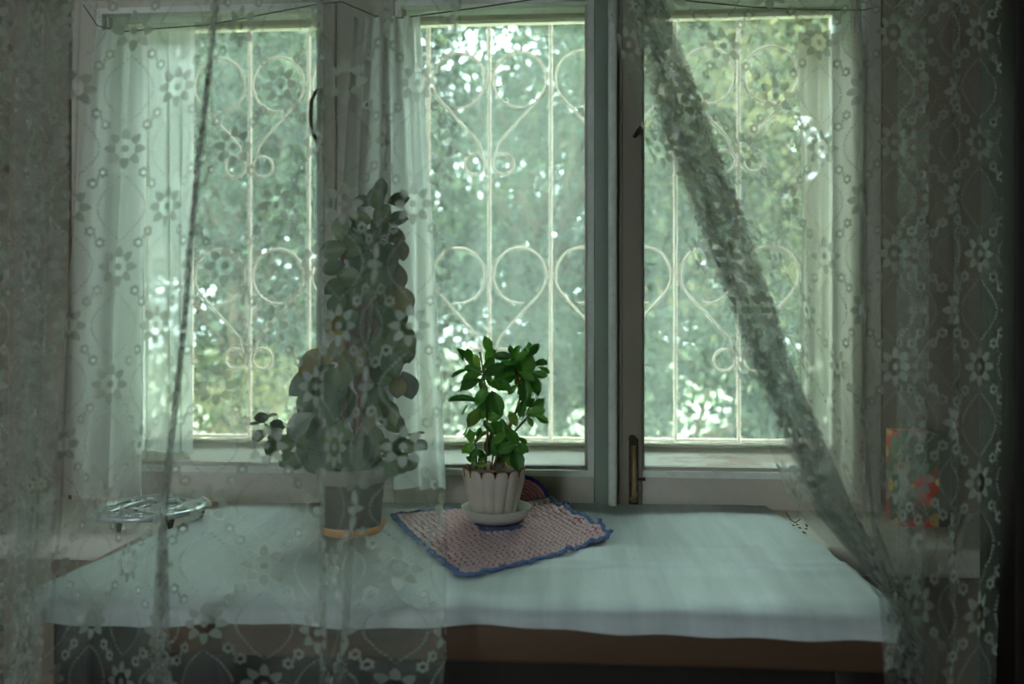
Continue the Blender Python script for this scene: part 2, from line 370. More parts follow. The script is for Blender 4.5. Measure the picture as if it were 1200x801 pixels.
# window openings (x0, x1) between the posts
HB, HT = .842, 1.692           # inner bottom and top of each opening
OY = 1.575                     # outer sash
wins = [(-.870, -.4565, 'left_pane', 'glass_left'), (-.2995, .043, 'mid', 'glass_dirty'), (.141, .522, 'right', 'glass_dirty')]
lab = ['left casement window with a curved handle and a big jade plant before it', 'middle casement window behind the small potted plant', 'right casement window partly covered by the swept lace curtain']
for i, (x0, x1, _, gm) in enumerate(wins):
    e = empty('window_%d' % (i+1), ((x0+x1)/2, FY, TAB)); struct(e); e['label'] = lab[i]
    # inner casement rails (the stiles are hidden in the posts)
    MB().box(x0-.012, x1+.012, FY, FY+.045, .768, HB-.008, .004).build('bottom_rail', M['frame'], e)
    MB().box(x0-.012, x1+.012, FY, FY+.045, HT+.008, HT+.10, .004).build('top_rail', M['frame'], e)
    # light moulding, four mitred sticks with a stepped profile
    b = .011
    def stick(p0, p1, q1, q0, name):
        m_ = MB(); ys = (FY-.006, FY+.004, FY+.05)
        v = [(*p0, ), (*p1, ), (*q1, ), (*q0, )]
        m_.add([(p[0], ys[0]+.004, p[1]) for p in v] + [(p[0], ys[2], p[1]) for p in v], [(0, 1, 2, 3), (7, 6, 5, 4), (0, 4, 5, 1), (1, 5, 6, 2), (2, 6, 7, 3), (3, 7, 4, 0)])
        m_.build(name, M['light_trim'], e, smooth=False)
    stick((x0-b, HB-b), (x1+b, HB-b), (x1, HB), (x0, HB), 'moulding')
    stick((x0-b, HT+b), (x0, HT), (x1, HT), (x1+b, HT+b), 'moulding')
    stick((x0-b, HB-b), (x0, HB), (x0, HT), (x0-b, HT+b), 'moulding')
    stick((x1+b, HB-b), (x1+b, HT+b), (x1, HT), (x1, HB), 'moulding')
    # inner glazing beads on the far side of the inner glass: second thin bead
    MB().box(x0, x1, FY+.012, FY+.026, HB, HB+.006).box(x0, x0+.005, FY+.012, FY+.026, HB, HT).box(x1-.005, x1, FY+.012, FY+.026, HB, HT).build('glazing_bead', M['frame'], e, smooth=False)
    MB().box(x0, x1, FY+.018, FY+.0205, HB, HT).build('pane', M['glass_clear'], e, smooth=False)
    # cavity floor and sides between the sashes
    MB().box(x0-.012, x0-.002, FY+.05, OY, HB-.03, HT+.06).box(x1+.002, x1+.012, FY+.05, OY, HB-.03, HT+.06).box(x0-.03, x1+.03, FY+.05, OY, HT+.056, HT+.07).build('lining', M['light_trim'], e, smooth=False)
    # sloping weathered board on the cavity floor
    MB().add([(x, y, z) for x in (x0-.03, x1+.03) for y, z in ((FY+.052, HB-.02), (FY+.052, HB+.0005), (OY+.002, .866), (OY+.002, HB-.02))], [(0, 1, 2, 3), (7, 6, 5, 4), (0, 4, 5, 1), (1, 5, 6, 2), (2, 6, 7, 3), (3, 7, 4, 0)]).build('cavity_board', M['outer_wood'], e, smooth=False)
    # outer sash
    MB().box(x0-.04, x1+.04, OY, OY+.04, .812, .858, .003).build('outer_bottom_rail', M['outer_wood'], e)
    MB().box(x0-.04, x1+.04, OY+.008, OY+.03, .858, .868, .003).build('outer_bead', M['light_trim'], e)
    MB().box(x0-.04, x1+.04, OY-.006, OY+.01, .868, .874, .002).build('outer_bead', M['outer_wood'], e)
    MB().box(x0-.04, x1+.04, OY, OY+.04, 1.712, 1.80, .004).build('outer_top_rail', M['outer_wood'], e)
    MB().box(x0-.05, x0-.002, OY, OY+.04, .858, 1.72, .003).build('outer_stile', M['light_trim'], e)
    MB().box(x1+.002, x1+.05, OY, OY+.04, .858, 1.72, .003).build('outer_stile', M['light_trim'], e)
    MB().box(x0-.002, x1+.002, OY+.018, OY+.021, .862, 1.715).build('outer_pane', M[gm], e, smooth=False)
    if i == 0:
        hx = XP(367, FY-.03)
        hp = [P(376, 105, FY), P(370, 108, FY-.02), P(365, 118, FY-.028), P(364, 138, FY-.03), P(366, 155, FY-.026), P(371, 165, FY-.018), P(378, 169, FY)]
        o = MB().tube(hp, .0035, 8).build('handle', M['iron'], e); o['label'] = 'dark curved pull handle'
# posts
p1 = empty('trim_2', (-.38, FY, TAB)); struct(p1); p1['label'] = 'wide wooden post between left and middle windows'
MB().box(-.4565+.011, -.2995-.011, FY-.004, OY+.03, .772, ZT, .004).build('post', M['frame'], p1)
MB().box(XP(393, FY)-.004, XP(393, FY)+.004, FY-.012, FY-.003, .79, ZT, .003).build('bead', M['frame'], p1)
p2 = empty('trim_3', (.09, FY, TAB)); struct(p2); p2['label'] = 'wooden post between middle and right windows'
xb0, xb1 = XP(713, FY-.02), XP(722, FY-.02)
MB().box(.043+.011, xb0+.004, FY-.003, OY+.03, .775, ZT, .003).build('post', M['post_green'], p2)
MB().box(xb0+.004, .141-.0005, FY-.006, OY+.03, .775, ZT, .003).build('post', M['post_dark'], p2)
MB().box(xb0, xb1+.002, FY-.024, FY-.003, .776, ZT, .005).build('bead', M['light_trim'], p2)
MB().box(xb1+.008, xb1+.012, FY-.010, FY-.003, .80, ZT, .002).build('bead', M['post_dark'], p2)
MB().box(.141-.006, .141+.001, FY-.002, FY+.02, HB, HT).build('bead', M['post_dark'], p2, smooth=False)
p3 = MB().box(XL, -.870-.011, FY-.004, OY+.03, .772, ZT, .004).build('trim_4', M['frame']); struct(p3); p3['label'] = 'left side post of the window frame'
p4 = MB().box(.522+.011, XR, FY-.004, OY+.03, .772, ZT, .004).build('trim_5', M['frame']); struct(p4); p4['label'] = 'right side post of the window frame'
p5 = MB().box(XL, XR, FY-.010, OY+.03, HT+.10, ZT, .004).box(XL+.02, XR-.02, FY-.018, FY-.004, HT+.025, HT+.033, .002).build('trim_6', M['frame']); struct(p5); p5['label'] = 'head rail across the top of the window frame'

# bolt at the foot of the post
bo = empty('window_bolt', P(743, 590, FY-.02)); tag(bo, 'rusty long window bolt at the foot of the post', 'bolt')
def PB(px, py, d=0): return P(px, py, FY-.012-d)
q = MB().box(XP(737, FY-.01), XP(748, FY-.01), FY-.011, FY-.006, P(740, 592, FY).z+.004, P(740, 513, FY).z, .0015)
q.build('back_plate', M['iron'], bo)
MB().tube([PB(743, 522), PB(743, 545), PB(744, 565), PB(743, 578), PB(744, 588)], [.0052, .0046, .0055, .0045, .0065], 8).build('rod', M['brass'], bo)
MB().tube([PB(741, 514, -.004), PB(741, 514, .006)], .007, 12).build('eyelet', M['iron'], bo)
MB().tube([PB(745, 562), PB(751, 561.5, .006), PB(756, 561, .008)], [.003, .0025, .0032], 8).build('pin', M['iron'], bo)
MB().tube([PB(739, 586), PB(744, 582), PB(748, 576)], [.004, .006, .003], 7).build('rod_foot', M['brass'], bo)
hk = empty('window_hook', P(745, 158, FY-.006)); tag(hk, 'small rusty turn-button on the post high beside the right window', 'hook')
MB().tube([P(744, 159, FY-.008), P(748, 154, FY-.014), P(753, 149, FY-.02)], [.003, .0045, .0055], 8).build('lever', M['iron'], hk)
MB().tube([P(744, 159, FY-.001), P(744, 159, FY-.012)], .004, 8).build('screw', M['iron'], hk)

# ------------------------------------------------------------------ outside: ground, grille, trees
g_ = MB().box(-30, 30, FY+.6, 60, -.75, -.6).build('ground', M['ground'], smooth=False); struct(g_)
GY = 1.74
gr = empty('window_grille', (0, GY, .85)); tag(gr, 'cream wrought iron window grille of twisted bars and heart scrolls outside the glass', 'grille')
bars = [XP(293, GY)+.1345*k for k in range(-3, 9)]
def rope(pts, r): return MB().tube(pts, r, 8, twist=700, amp=.22)
def dens(a, b, st=.0022):
    a, b = Vector(a), Vector(b); m_ = max(2, int((b-a).length/st)); return [a.lerp(b, i/m_) for i in range(m_+1)]
proto = rope(dens((0, 0, .80), (0, 0, 1.95)), .0042).mesh('bar')
for x in bars:
    if XL-.1 < x < XR+.1: link('bar', proto, M['grille'], gr, None).location = (x, GY, 0)
for ch in gr.children:
    ch.matrix_parent_inverse = Matrix.Translation(-gr.location)
rope(dens((XL-.1, GY+.006, .856), (XR+.1, GY+.006, .856), .003), .0042).build('cross_bar', M['grille'], gr)
rope(dens((XL-.1, GY+.006, 1.93), (XR+.1, GY+.006, 1.93), .006), .0042).build('cross_bar', M['grille'], gr)
def scroll(side):
    R = .059; cx_ = .067; pts = []
    for k in range(37):
        a = math.radians(280 - k*(280+38)/36); pts.append((cx_+R*math.cos(a)*.98, R*1.03*math.sin(a)))
    p = pts[-1]; e_ = (.009, -.150)
    for k in range(1, 8): t_ = k/8; pts.append((p[0]+(e_[0]-p[0])*t_, p[1]+(e_[1]-p[1])*t_))
    r = .023; c2 = (.031, -.183)
    for k in range(23):
        a = math.radians(138 + k*(345)/22); pts.append((c2[0]+r*math.cos(a), c2[1]+r*math.sin(a)))
    return MB().tube([(side*x, 0, z) for x, z in pts], .0030, 8).mesh('scroll')
sc = {1: scroll(1), -1: scroll(-1)}
for k, x in enumerate(bars):
    if (k-3) % 2: continue
    for zc in (1.640, 1.213):
        for sd in (1, -1):
            if XL-.12 < x+sd*.06 < XR+.12:
                o = link('scroll', sc[sd], M['grille'], gr); o.location = (x, GY-.006, zc); o.matrix_parent_inverse = Matrix.Translation(-gr.location)

def leafcloud(pts, size, seed, ratio=.62):
    rng = np.random.default_rng(seed); N = len(pts)
    d = rng.normal(size=(N, 3)); d[:, 2] -= .4; d /= np.linalg.norm(d, axis=1)[:, None]
    e_ = rng.normal(size=(N, 3)); e_ -= (e_*d).sum(1)[:, None]*d; e_ /= np.linalg.norm(e_, axis=1)[:, None]
    s_ = size*rng.uniform(.6, 1.3, N)[:, None]
    V = np.stack([pts-d*s_*.5, pts-e_*s_*ratio*.5, pts+d*s_*.5, pts+e_*s_*ratio*.5], 1).reshape(-1, 3)
    me = bpy.data.meshes.new('foliage'); me.vertices.add(4*N); me.vertices.foreach_set('co', V.ravel())
    me.loops.add(4*N); me.loops.foreach_set('vertex_index', np.arange(4*N, dtype=np.int32))
    me.polygons.add(N); me.polygons.foreach_set('loop_start', np.arange(0, 4*N, 4, dtype=np.int32))
    me.polygons.foreach_set('loop_total', np.full(N, 4, dtype=np.int32)); me.update(calc_edges=True); return me
def tree(name, base, crown, rad, N, size, mat, label, seed, nb=60, bark='bark', cat='tree'):
    """crown: centre; rad: three radii; leaves gather in clumps"""
    rng = np.random.default_rng(seed)
    c = np.array(crown); r = np.array(rad)
    q = rng.normal(size=(nb, 3)); q /= np.linalg.norm(q, axis=1)[:, None]; q *= rng.uniform(.25, 1, nb)[:, None]**.5
    cl = c + q*r
    idx = rng.integers(0, nb, N); sp = rng.uniform(.5, 1.3, nb)*min(rad)*.30
    pts = cl[idx] + rng.normal(size=(N, 3))*sp[idx][:, None]*np.array([1, 1, .75])
    e = empty(name, base); tag(e, label, cat, None)
    fo = link('foliage', leafcloud(pts, size, seed+1), M[mat], e); fo['kind'] = 'stuff'
    m_ = MB(); b = Vector(base); top = Vector(crown)
    tr = [b.lerp(top, k/6)+Vector((rng.normal()*.04, rng.normal()*.04, 0))*(k > 0) for k in range(7)]
    MB().tube(tr, [.11-.012*k for k in range(7)], 8).build('trunk', M['bark'], e)
    for k in range(0, nb, 3):
        s0 = tr[int(rng.integers(2, 7))]; p_ = Vector(cl[k]); m_.tube([s0, s0.lerp(p_, .5)+Vector((0, 0, .1)), p_], [.03, .018, .006], 5)
    o = m_.build('branch', M[bark], e); o['kind'] = 'stuff'
    return e
tree('leafy_tree', (-2.2, 5.4, -.6), (-2.3, 5.2, 2.2), (1.6, .9, 1.7), 36000, .060, 'tree_a', 'dark green broadleaf tree behind the left window, filling its top', 11)
tree('leafy_tree', (.0, 6.2, -.6), (-.3, 6.0, 2.2), (1.9, 1.0, 2.2), 76000, .050, 'tree_a', 'dense green broadleaf tree behind the middle window', 23, 190)
tree('leafy_tree', (2.0, 5.8, -.6), (1.9, 5.6, 2.2), (1.5, .9, 1.7), 36000, .060, 'tree_b', 'yellow-green broadleaf tree behind the right window', 35)
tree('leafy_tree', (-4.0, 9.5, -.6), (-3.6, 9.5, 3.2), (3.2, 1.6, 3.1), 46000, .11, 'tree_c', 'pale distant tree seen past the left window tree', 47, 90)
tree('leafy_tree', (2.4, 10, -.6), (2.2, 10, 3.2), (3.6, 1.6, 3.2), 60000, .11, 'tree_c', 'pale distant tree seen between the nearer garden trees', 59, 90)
tree('bush', (-2.1, 4.6, -.6), (-1.9, 4.8, .45), (1.2, .6, .55), 7000, .055, 'tree_b', 'low yellow-green bush at the foot of the left window view', 61, 30, cat='bush')
tree('bush', (.6, 5.0, -.6), (.9, 5.0, .40), (1.8, .6, .80), 17000, .055, 'tree_a', 'low green bush seen low through the middle and right panes', 73, 36, cat='bush')
tw = [P(248, 318, 2.6), P(258, 325, 2.6), P(268, 336, 2.65), P(278, 350, 2.7), P(290, 390, 2.8)]

# ------------------------------------------------------------------ curtains
def interp(xs_, ys_, x):
    if x <= xs_[0]: return ys_[0]
    if x >= xs_[-1]: return ys_[-1]
    for i in range(len(xs_)-1):
        if x <= xs_[i+1]:
            t_ = (x-xs_[i])/(xs_[i+1]-xs_[i]); t_ = t_  # linear
            return ys_[i]*(1-t_)+ys_[i+1]*t_
def catmull(P_, t):
    n_ = len(P_)-1; i = min(int(t), n_-1); f = t-i
    p0 = P_[max(i-1, 0)]; p1_ = P_[i]; p2_ = P_[i+1]; p3_ = P_[min(i+2, n_)]
    return .5*((2*p1_)+(p2_-p0)*f+(2*p0-5*p1_+4*p2_-p3_)*f*f+(3*p1_-p0-3*p2_+p3_)*f*f*f)
def curtain(name, stations, rows, zs, mat, V, u0=0, sub=8, ripple=.002, parent=None, v0=0, hemfn=None, uref=.5, anchor=None):
    """stations: list of (list of px per row, list of Y per row); rows: py values; zs: heights from top to bottom."""
    ns = len(stations); nu = (ns-1)*sub+1
    grid = []
    for z in zs:
        pts = []
        for pxs, Ys in stations:
            Yg = Ys if isinstance(Ys, (int, float)) else None
            px = pxs[len(pxs)//2]; Y = Yg or Ys[len(Ys)//2]
            for _ in range(4):
                py = ROW(px, z, Y); px = interp(rows, pxs, py)
                if Yg is None: Y = interp(rows, Ys, py)
            pts.append(Vector((XP(px, Y), Y, 0)))
        line = []
        for k in range(nu):
            p_ = catmull(pts, k/sub); p_.z = z; p_.y += ripple*math.sin(k*1.7+z*9)+ripple*.7*math.sin(k*.6-z*17)
            line.append(p_)
        grid.append(line)
    # cloth coordinate: accumulate at a middle row
    mid = grid[int(len(grid)*uref)]; us = [0]
    for k in range(1, nu): us.append(us[-1]+max((mid[k]-mid[k-1]).length, .0001))
    if anchor:      # a flower sits at this pixel of the cloth: (px, py, first, last station)
        apx, apy, s0_, s1_ = anchor
        zt = P(apx, apy, mid[s0_*sub].y).z; j0 = min(range(len(zs)), key=lambda j: abs(zs[j]-zt)); ln_ = grid[j0]
        k0 = min(range(s0_*sub, s1_*sub+1), key=lambda k: abs(ln_[k].x-XP(apx, ln_[k].y)))
        u0 = -us[k0]/V; v0 = -zt/V
    v = [p_ for line in grid for p_ in line]
    if hemfn:
        for j, line in enumerate(grid):
            for k, p_ in enumerate(line): v[j*nu+k] = hemfn(p_, k/(nu-1), j/(len(grid)-1))
    f = [(j*nu+k, j*nu+k+1, (j+1)*nu+k+1, (j+1)*nu+k) for j in range(len(grid)-1) for k in range(nu-1)]
    mb = MB(); mb.add(v, f); me = mb.mesh(name)
    uvl = me.uv_layers.new(name='UVMap'); li = np.empty(len(me.loops), dtype=np.int32); me.loops.foreach_get('vertex_index', li)
    UV = np.array([(us[i % nu]/V+u0, v0+v[i].z/V) for i in range(len(v))])
    uvl.data.foreach_set('uv', UV[li].ravel())
    return link(name, me, M[mat] if isinstance(mat, str) else mat, parent)
zr = lambda a, b, n_: [a+(b-a)*i/(n_-1) for i in range(n_)]

V = .133
R3 = [0, 200, 400, 600, 800]
YL = .86
L = []   # (px at rows 0,200,400,600,800), Y
def st(a, Y): L.append((a, Y))
st([540, 534, 529, 524, 522], YL)
st([534, 528, 523, 518, 516], YL-.004)
st([515, 510, 505, 500, 498], YL)
st([480, 474, 466, 452, 445], YL+.004)
st([459, 452, 437, 420, 408], YL-.004)
st([452, 445, 429, 410, 396], YL-.012)
st([458, 451, 436, 418, 404], YL-.018)
st([430, 425, 412, 398, 390], YL-.008)
st([381, 380, 380, 380, 380], YL-.004)
st([372, 372, 373, 374, 375], YL-.010)
st([378, 378, 378, 379, 381], YL-.016)
st([355, 350, 345, 345, 345], YL-.004)
st([318, 312, 300, 290, 290], YL+.006)
st([280, 265, 250, 235, 230], YL+.004)
st([257, 234, 218, 196, 205], YL-.002)
st([252, 229, 211, 187, 172], YL-.012)
st([257, 235, 217, 195, 202], YL-.014)
st([251, 228, 210, 188, 176], YL-.018)
st([257, 235, 217, 195, 198], YL-.020)
st([252, 229, 211, 189, 180], YL-.024)
st([256, 234, 216, 193, 190], YL-.028)
st([235, 215, 195, 165, 155], YL-.006)
st([185, 170, 155, 135, 120], YL+.008)
st([135, 122, 112, 98, 85], YL+.008)
st([100, 92, 84, 74, 60], YL)
st([89, 84, 76, 68, 48], YL-.014)
st([60, 55, 50, 42, 30], YL-.022)
st([86, 80, 72, 64, 44], YL-.026)
st([20, 18, 15, 10, 5], YL-.030)
st([50, 48, 45, 40, 28], YL-.034)
st([35, 30, 25, 20, 15], YL-.010)
st([70, 62, 52, 45, 34], YL-.002)
st([52, 44, 40, 30, 20], YL+.012)
st([5, 5, 2, 0, 0], YL+.016)
st([-20, -20, -22, -20, -20], YL)
st([15, 12, 10, 8, 5], YL-.016)
st([-10, -14, -15, -20, -20], YL-.030)
st([-60, -60, -60, -60, -60], YL-.01)
st([-110, -110, -110, -110, -110], YL)
lc = curtain('lace_curtain', L, R3, zr(1.98, .42, 70), 'lace', V, .05, 8, .0012, anchor=(135, 311, 21, 24))
tag(lc, 'long lace net curtain with flower pattern hanging on the left, front-most', 'curtain')

RR = [-20, 150, 300, 450, 600, 720, 830]
YR = [1.00, .99, .98, .97, .95, .90, .89]
def yo(d): return [y+d for y in YR]
Rt = [
 ([706, 750, 811, 870, 933, 1050, 1060], yo(.012)),
 ([722, 765, 822, 880, 945, 1053, 1062], yo(.006)),
 ([737, 781, 838, 897, 962, 1056, 1064], yo(-.006)),
 ([752, 806, 858, 912, 978, 1060, 1066], yo(-.012)),
 ([730, 772, 832, 890, 956, 1055, 1064], yo(-.018)),
 ([750, 800, 852, 908, 974, 1059, 1065], yo(-.024)),
 ([736, 778, 836, 894, 960, 1056, 1064], yo(-.030)),
 ([764, 826, 880, 930, 996, 1063, 1068], yo(-.014)),
 ([768, 831, 886, 936, 1001, 1066, 1070], yo(-.006)),
 ([758, 820, 874, 925, 990, 1062, 1068], yo(.004)),
 ([744, 793, 848, 902, 968, 1056, 1066], yo(.010)),
 ([752, 806, 862, 915, 980, 1060, 1068], yo(.018)),
 ([772, 834, 888, 938, 1002, 1066, 1072], yo(.016)),
 ([738, 780, 840, 898, 964, 1056, 1068], yo(.022)),
 ([766, 826, 880, 931, 996, 1064, 1070], yo(.028)),
 ([756, 812, 868, 920, 984, 1061, 1070], yo(.034)),
 ([800, 838, 890, 940, 1004, 1068, 1074], yo(.010)),
 ([806, 850, 897, 945, 1008, 1068, 1075], yo(.014)),
 ([845, 872, 912, 955, 1012, 1070, 1076], yo(.020)),
 ([900, 912, 930, 965, 1016, 1071, 1078], yo(.016)),
 ([938, 945, 952, 976, 1019, 1072, 1078], yo(.010)),
 ([975, 978, 980, 992, 1022, 1068, 1075], yo(.018)),
 ([1008, 1010, 1011, 1014, 1024, 1040, 1050], yo(-.006)),
 ([1004, 1007, 1008, 1011, 1020, 1032, 1040], yo(-.016)),
 ([1030, 1032, 1032, 1034, 1036, 1040, 1045], yo(-.020)),
 ([1060, 1062, 1062, 1062, 1060, 1058, 1058], yo(-.010)),
 ([1082, 1084, 1084, 1082, 1080, 1076, 1076], yo(-.012)),
 ([1086, 1087, 1087, 1086, 1084, 1080, 1080], yo(-.004)),
 ([1066, 1066, 1066, 1066, 1064, 1062, 1062], yo(.004)),
 ([1050, 1052, 1052, 1052, 1052, 1052, 1052], yo(.012)),
 ([1082, 1082, 1082, 1082, 1084, 1084, 1084], yo(.018)),
 ([1118, 1118, 1116, 1116, 1116, 1114, 1112], yo(.006)),
 ([1124, 1124, 1124, 1124, 1120, 1118, 1116], yo(-.008)),
 ([1118, 1118, 1118, 1118, 1115, 1112, 1112], yo(-.016)),
 ([1142, 1142, 1142, 1142, 1142, 1142, 1140], yo(-.008)),
 ([1158, 1160, 1160, 1160, 1158, 1156, 1152], yo(.004)),
 ([1174, 1174, 1174, 1174, 1172, 1170, 1166], yo(.006)),
]
UL = 21/(len(Rt)-1)+.005
def hemR(p_, u, v):
    # the gathered front half stops on the table corner, the rest hangs on
    lim = TAB-.022
    if u < UL and p_.z < lim: return Vector((p_.x, p_.y, lim+(p_.z-lim)*.03))
    return p_
rc = curtain('lace_curtain', Rt, RR, zr(1.98, .42, 80), 'lace', V, .43, 7, .0010, v0=.58, hemfn=hemR, uref=.36, anchor=(908, 113, 17, 20))
tag(rc, 'long lace net curtain on the right, its edge swept aside onto the table corner', 'curtain')
rod = empty('curtain_rod', (0, .92, 1.99)); tag(rod, 'curtain rod above the picture carrying the lace curtains', 'curtain rod')
MB().tube([(-1.6, .855, 1.985), (.66, .955, 1.985)], .009, 12).build('rod', M['darkwood'], rod)
for x in (-1.5, .60):
    MB().tube([(x, .86, 1.985), (x, FY-.01, 2.0)], .008, 8).build('bracket', M['iron'], rod)

# short muslin curtains gathered on the sagging wire
CYf = 1.395
def cafe(top, bot, ztop, zbot, n_, Y, mat, label, group=None, amp=.010, wav=None):
    """top/bot: (px0,px1) ranges; n_ pleats"""
    stn = []; rng = random.Random(int(top[0]))
    for k in range(n_*2+1):
        f = k/(n_*2); j = rng.uniform(-.8, .8)/n_/2
        f2 = min(1, max(0, f+j))
        stn.append(([top[0]+(top[1]-top[0])*f, top[0]*.5+bot[0]*.5+(top[1]-top[0]+bot[1]-bot[0])*.5*f2, bot[0]+(bot[1]-bot[0])*f2],
                    [Y+(amp*.5 if k % 2 else -amp*.5), Y+(amp if k % 2 else -amp)*rng.uniform(.5, 1.1), Y+(amp if k % 2 else -amp)*1.2]))
    o = curtain('muslin_curtain', stn, [20, 250, 570], zr(ztop, zbot, 26), mat, .12, 0, 5, .0012)
    tag(o, label, 'curtain', group); return o
def zz(px, py, Y): return P(px, py, Y).z
cafe((114, 176), (62, 170), zz(140, 34, CYf), zz(120, 582, CYf), 3, CYf, 'muslin', 'short plain white muslin curtain at the left end of the window')
cafe((414, 492), (386, 527), zz(450, 20, CYf), zz(480, 572, CYf), 5, CYf, 'muslin', 'short plain white muslin curtain behind the tall jade plant', amp=.012)
cafe((935, 1010), (932, 1012), zz(980, 38, CYf), zz(980, 590, CYf), 3, CYf, 'muslin_warm', 'short plain muslin curtain at the right window behind the lace', amp=.010)
cb = cafe((112, 229), (112, 229), zz(210, 20, OY-.04), zz(210, 530, OY-.04), 6, OY-.04, 'muslin', 'narrow white curtain strip hung between the panes of the left window', amp=.006)
# wire with its sags
wr = [P(98, 6, CYf), P(114, 30, CYf), P(145, 37, CYf), P(178, 34, CYf), P(245, 29, CYf), P(372, 5, CYf-.004), P(400, 2, CYf), P(414, 8, CYf), P(440, 19, CYf), P(470, 21, CYf), P(495, 18, CYf), P(560, 9, CYf), P(620, 0, CYf), P(680, -8, CYf), P(740, -6, CYf-.01), P(815, 2, CYf), P(880, 8, CYf), P(935, 11, CYf), P(1010, 12, CYf), P(1030, 8, CYf+.02)]
wo = MB().tube(wr, .0012, 6).build('curtain_wire', M['wire']); tag(wo, 'thin sagging wire across the window top carrying the muslin curtains', 'wire')
# gathered headings (rolled hems on the wire)
for (a, b, ya, yb, ym, own) in ((112, 178, 31, 34, 42, 0), (412, 494, 9, 20, 24, 1)):
    pass

# ------------------------------------------------------------------ table and cloth
tx0, tx1, ty0, ty1 = XP(28, .94), XP(1058, .94), .942, 1.195
tb = empty('table', ((tx0+tx1)/2, (ty0+ty1)/2, 0)); tag(tb, 'narrow wooden table pushed against the window sill under the cloth', 'table')
MB().box(tx0, tx1, ty0, ty1, TAB-.034, TAB-.003, .006).build('tabletop', M['tablewood'], tb)
MB().box(tx0+.165, tx1+.005, ty0-.016, ty0+.004, TAB-.068, TAB-.012, .006).build('front_board', M['brownboard'], tb)  # shaded front drop, its darkness put into the colour
MB().box(tx0+.04, tx1-.04, ty0+.03, ty0+.05, TAB-.20, TAB-.034).build('apron', M['darkwood'], tb, smooth=False)  # deepened in near-black wood to stand in for the shade under the table
MB().box(tx0+.04, tx1-.04, ty1-.05, ty1-.03, TAB-.11, TAB-.034).build('apron', M['darkwood'], tb, smooth=False)
for x in (tx0+.045, tx1-.045):
    for y in (ty0+.045, ty1-.045):
        MB().box(x-.024, x+.024, y-.024, y+.024, 0, TAB-.034, .004).build('leg', M['darkwood'], tb)
# cloth: grid over table and sill, falls over the front edge
bl, fl, fr_, br = T(270, 591), Vector((XP(34, .93), .930, 0)), Vector((XP(1062, .93), .936, 0)), T(893, 591)
NU, NV = 150, 120
cv = []; rngc = random.Random(3)
ph = [rngc.uniform(0, 6) for _ in range(12)]
for j in range(NV+1):
    for i in range(NU+1):
        a = i/NU; t_ = j/NV
        s_top = .84
        if t_ <= s_top:
            q_ = t_/s_top; back = bl.lerp(br, a); front = fl.lerp(fr_, a); p_ = back.lerp(front, q_)
            wrk = .0034*math.exp(-((q_-.80+.05*a)/.030)**2)*(a > .3)*min(1, (a-.3)*4 if a > .3 else 0) + .0040*math.exp(-((q_-.62+.05*a)/.035)**2)*max(0, min(1, (a-.45)*4))
            wrk += .0014*math.sin(a*31+ph[0]+q_*2)*math.sin(q_*9+ph[1])*.5 + .0008*math.sin(a*70+ph[2])*q_
            wrk += .0042*math.exp(-((q_-.70)/.022)**2)*max(0, min(1, (a-.35)*3))
            p_.z = TAB + .0035 + max(wrk, -.002)
            edge = min(1, (1-q_)/.06); p_.z -= (1-edge)**2*.006
        else:
            q_ = (t_-s_top)/(1-s_top); front = fl.lerp(fr_, a); p_ = front.copy()
            drop = .016*(1+.25*math.sin(a*7+1)+.15*math.sin(a*19))
            ang = min(q_*3, 1)*PI/2
            p_.y -= .012*math.sin(ang) + q_*(.004+.004*math.sin(a*26+ph[3])+.003*math.sin(a*61+ph[4]))
            p_.z = TAB - .0025 - .010*(1-math.cos(ang)) - q_*drop*.86
        cv.append(p_)
cf = [(j*(NU+1)+i, (j+1)*(NU+1)+i, (j+1)*(NU+1)+i+1, j*(NU+1)+i+1) for j in range(NV) for i in range(NU)]
cm = MB().add(cv, cf)
clo = cm.build('tablecloth', M['cloth']); tag(clo, 'pale cotton cloth spread over the table and window sill, front hem hanging', 'tablecloth')

# ------------------------------------------------------------------ crochet mat
ZM = TAB+.007
A_, B_, Cc, D_ = T(463, 603, ZM), T(545, 674, ZM), T(713, 630, ZM), T(640, 590, ZM)
mat = empty('crochet_mat', (A_+B_+Cc+D_)/4); tag(mat, 'pink crochet mat with blue scalloped edge under the white pot', 'mat')
cen = T(584, 616, ZM)
def mp(s_, t_):
    p_ = (A_.lerp(B_, t_)).lerp(D_.lerp(Cc, t_), s_)
    # edges bow outward slightly
    m_ = (A_+B_+Cc+D_)/4; bow = (4*s_*(1-s_)*(abs(t_-.5)*2)**6+4*t_*(1-t_)*(abs(s_-.5)*2)**6)*.05
    p_ = p_ + (p_-m_)*bow
    d_ = min(s_, 1-s_, t_, 1-t_)
    right = max(0, s_-.72)/.28; cr = max(0, t_-.55)/.45
    p_.z = ZM + .0010*math.sin(s_*22)*math.sin(t_*19) + right*(.007*max(0, math.sin(t_*24+.6)) + .004) *max(0, 1-d_*6)
    return p_
sheet = MB(); G = 44
sheet.add([mp(i/G, j/G)-Vector((0, 0, .0018)) for j in range(G+1) for i in range(G+1)], [(j*(G+1)+i, j*(G+1)+i+1, (j+1)*(G+1)+i+1, (j+1)*(G+1)+i) for j in range(G) for i in range(G)])
sheet.build('backing', M['pinkdark'], mat)
stp = MB(); stb = MB(); NR = 27
